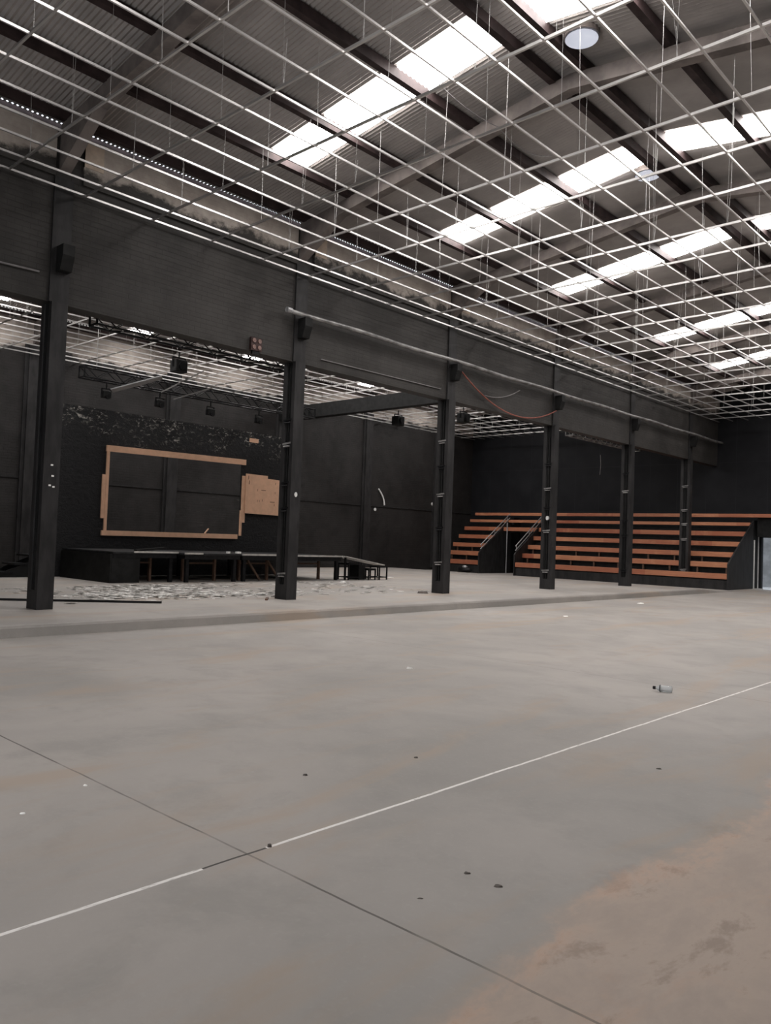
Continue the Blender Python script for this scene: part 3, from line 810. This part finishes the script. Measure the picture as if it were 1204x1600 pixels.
# hanging cables in front of the far wall
for x, y, z0, z1, lab in ((-19.2, 31.5, 4.3, 6.7, 'loose cable hanging from the grid in front of the end wall'), (-15.6, 29.5, 4.4, 5.2, 'loose cable hanging below the far truss')):
    mb = MB(); mb.tube([(x, y, z1), (x+.03, y, (z0+z1)/2), (x, y, z0)], .014, 6); solo(mb, 'cable_run', 'grey_cable', lab, 'cable')

mb = MB(); mb.tube(sag((-7.62, 8.9, 8.40), (-7.46, 10.37, 8.20), .08)[:-1] + sag((-7.46, 10.37, 8.20), (-7.50, 12.1, 8.40), .16), .007, 6)
solo(mb, 'cable_run', 'grey_cable', 'thin loose cable looping under the roof beside the nearest skylight', 'cable')
# ------------------------------------------------------------------ litter
mb = MB(); mb.bar((-14.45, 5.1, RZ+.02), (-12.55, 7.75, RZ+.02), .05, .035)
solo(mb, 'rod', 'dark', 'long black rod lying on the raised floor behind the nearest column', 'rod')
mb = MB(); mb.bar((-12.35, 9.95, RZ+.015), (-12.75, 10.3, RZ+.015), .05, .03)
solo(mb, 'stick', 'brown_leg', 'short brown stick lying beside the second column', 'stick')
rng = random.Random(11); mb = MB()
def flake(mb, x, y, z, r, rng):
    n = rng.randint(4, 6); a0 = rng.uniform(0, 6.28); tilt = rng.uniform(0, .25)
    pts = []
    for k in range(n):
        a = a0+2*math.pi*k/n; q = r*rng.uniform(.5, 1.1); pts.append((x+q*math.cos(a)*1.0, y+q*math.sin(a), z+.006+tilt*r*(1+math.cos(a))*.5))
    lo = [(p_[0], p_[1], p_[2]-.004) for p_ in pts]
    mb.add(pts+lo, [tuple(range(n)), tuple(range(2*n-1, n-1, -1))]+[(i, n+i, n+(i+1) % n, (i+1) % n) for i in range(n)])
for k in range(1700):
    q = rng.random()
    if q < .30:  x, y = rng.gauss(-15.9, .55), rng.gauss(9.7, .8)
    elif q < .52: x, y = rng.gauss(-14.3, .45), rng.gauss(8.1, .6)
    elif q < .72: x, y = rng.gauss(-13.9, .35), rng.gauss(10.2, 1.0)
    else: x, y = rng.uniform(-17, -13), rng.uniform(6.3, 16)
    if not (-17.2 < x < -12.9): continue
    if abs((x+14.45)*2.65-(y-5.1)*1.9)/3.26 < .2: continue
    flake(mb, x, y, RZ, rng.choice([.03, .04, .05, .08, .12]), rng)
o = mb.build('debris', 'flake'); tag(o, 'white flakes and dust scattered on the floor in front of the stage', 'debris', None, 'stuff')
def scrap(name, x, y, z, sx, sy, h, mat, label, cat, group=None, rot=0, seed=0):
    rng = random.Random(seed); mb = MB(); n = 9
    ca, sa = math.cos(rot), math.sin(rot); top = []; bot = []
    for k in range(n):
        a = 2*math.pi*k/n; u, v = sx*math.cos(a)*rng.uniform(.75, 1.1), sy*math.sin(a)*rng.uniform(.75, 1.1)
        top.append((x+(u*ca-v*sa)*.75, y+(u*sa+v*ca)*.75, z+h*rng.uniform(.5, 1.1))); bot.append((x+u*ca-v*sa, y+u*sa+v*ca, z))
    mb.add(top+bot, [tuple(range(n)), tuple(range(2*n-1, n-1, -1))]+[(i, n+i, n+(i+1) % n, (i+1) % n) for i in range(n)])
    return solo(mb, name, mat, label, cat, group)
M['dark_dirt'] = simple('dark_dirt', (.10, .085, .075), .9, 0, .3, 30)
CAM = Vector((0, 0, CAMZ)); YAW, PITCH, ROLL, F = .748389168, .0346786593, .036403713, 1242.94
fwd = Vector((-math.sin(YAW)*math.cos(PITCH), math.cos(YAW)*math.cos(PITCH), math.sin(PITCH)))
rt0 = Vector((math.cos(YAW), math.sin(YAW), 0)); up0 = rt0.cross(fwd)
RT = rt0*math.cos(ROLL) + up0*math.sin(ROLL); UP = -rt0*math.sin(ROLL) + up0*math.cos(ROLL)
for x, y, z, sx, sy, h, mat, lab in (
    (-5.9, 6.85, 0, .05, .025, .02, 'flake', 'white scrap of paper in the middle of the hall floor'),
    (-4.06, 1.77, 0, .016, .011, .006, 'flake', 'white scrap on the floor near the left edge of the hall floor'),
    (-4.28, 2.21, 0, .014, .01, .006, 'flake', 'tiny white scrap on the dark floor joint'),
    (-3.63, 3.28, 0, .015, .01, .01, 'dark_dirt', 'small dark crumb on the floor left of the pale joint line'),
    (-3.45, 4.1, 0, .014, .01, .008, 'dark_dirt', 'tiny dark crumb just left of the pale joint line'),
    (-1.93, 2.86, 0, .022, .012, .006, 'dark_dirt', 'dark lump of dirt on the floor right of the pale joint line'),
    (-2.1, 2.87, 0, .018, .012, .006, 'dark_dirt', 'smaller dark lump left of the bigger one right of the joint'),
    (-2.08, 2.53, 0, .015, .006, .003, 'dark_dirt', 'flat dark speck nearest the crossing of the floor joints'),
    (-2.24, 5.15, 0, .02, .013, .008, 'dark_dirt', 'dark crumb beyond the pale joint line near the mud'),
    (-2.905, 2.42, 0, .012, .012, .014, 'dark_dirt', 'dark pebble on the pale joint line'),
    (-9.35, 20.1, 0, .09, .06, .03, 'flake', 'white scrap on the hall floor in front of the fifth column'),
    (-8.4, 14.6, 0, .06, .04, .02, 'flake', 'pale scrap on the hall floor in front of the raised edge'),
    (-16.4, 16.0, RZ, .11, .06, .05, 'flake', 'white scrap on the raised floor in front of the metal frames'),
    (-14.4, 18.1, RZ, .09, .05, .04, 'flake', 'white scrap on the raised floor left of the third column'),
    (-12.55, 14.95, RZ, .16, .07, .05, 'dark_dirt', 'small heap of dark rubble at the foot of the third column'),
    (-18.2, 19.9, RZ, .2, .03, .02, 'flake', 'white strip on the floor right of the metal frames')):
    scrap('paper_scrap' if mat == 'flake' else 'dirt_clump', x, y, z, sx, sy, h, mat, lab, 'scrap' if mat == 'flake' else 'dirt',
          'scraps on the floor' if mat == 'flake' else 'lumps of dirt on the floor', rot=.7, seed=int(abs(x)*100))

# clear plastic bottle lying on the hall floor
A, Bv = Vector((-3.525, 7.905, .035)), Vector((-3.34, 7.95, .035)); ax = (Bv-A).normalized()
t = thing('plastic_bottle', 'clear crumpled plastic bottle with a dark cap lying on the hall floor', 'bottle', (A.x, A.y, 0))
s = MB(); L = (Bv-A).length
s.tube([A+ax*q*L for q in (.16, .2, .3, .42, .55, .7, .85, .97, 1.0)], [.013, .014, .027, .034, .031, .034, .033, .032, .02], 14); bb = s.build('bottle_body', 'plastic', t, smooth=True)
s = MB(); s.tube([A+ax*q*L for q in (.0, .02, .13, .15)], [.012, .017, .017, .015], 12); s.build('cap', 'dark', t)
s = MB(); s.tube([A+ax*q*L for q in (.36, .40)], [.0345, .0355], 14); s.build('label_band', 'black_metal', bb)

# ------------------------------------------------------------------ light
w = bpy.data.worlds.new('World'); scn.world = w; w.use_nodes = True
bg = w.node_tree.nodes['Background']; bg.inputs[0].default_value = (.88, .93, 1.0, 1); bg.inputs[1].default_value = 2.6
ld = bpy.data.lights.new('fill_lamp', 'AREA'); ld.shape = 'RECTANGLE'; ld.size = 5.2; ld.size_y = 4.4; ld.energy = 130; ld.color = (1, .98, .96)  # area lamp added behind the camera as fill, unseen
lo = bpy.data.objects.new('fill_lamp', ld); COL.objects.link(lo); lo.location = (-5.3, Y0-.1, 2.3); lo.rotation_euler = (math.radians(90), 0, 0)

# ------------------------------------------------------------------ camera
cd = bpy.data.cameras.new('camera'); cam = bpy.data.objects.new('camera', cd); COL.objects.link(cam)
cd.sensor_fit = 'HORIZONTAL'; cd.sensor_width = 36; cd.lens = F/1204*36; cd.clip_start = .05; cd.clip_end = 200
mw = Matrix((RT, UP, -fwd)).transposed().to_4x4(); mw.translation = CAM
cam.matrix_world = mw
scn.camera = cam
scn.view_settings.view_transform = 'Standard'; scn.view_settings.look = 'None'
scn.view_settings.exposure = -0.05; scn.view_settings.gamma = 1; scn.view_settings.use_curve_mapping = False
scn.cycles.use_denoising = True
scn.cycles.max_bounces = 8; scn.cycles.diffuse_bounces = 5
scn.cycles.sample_clamp_indirect = 6
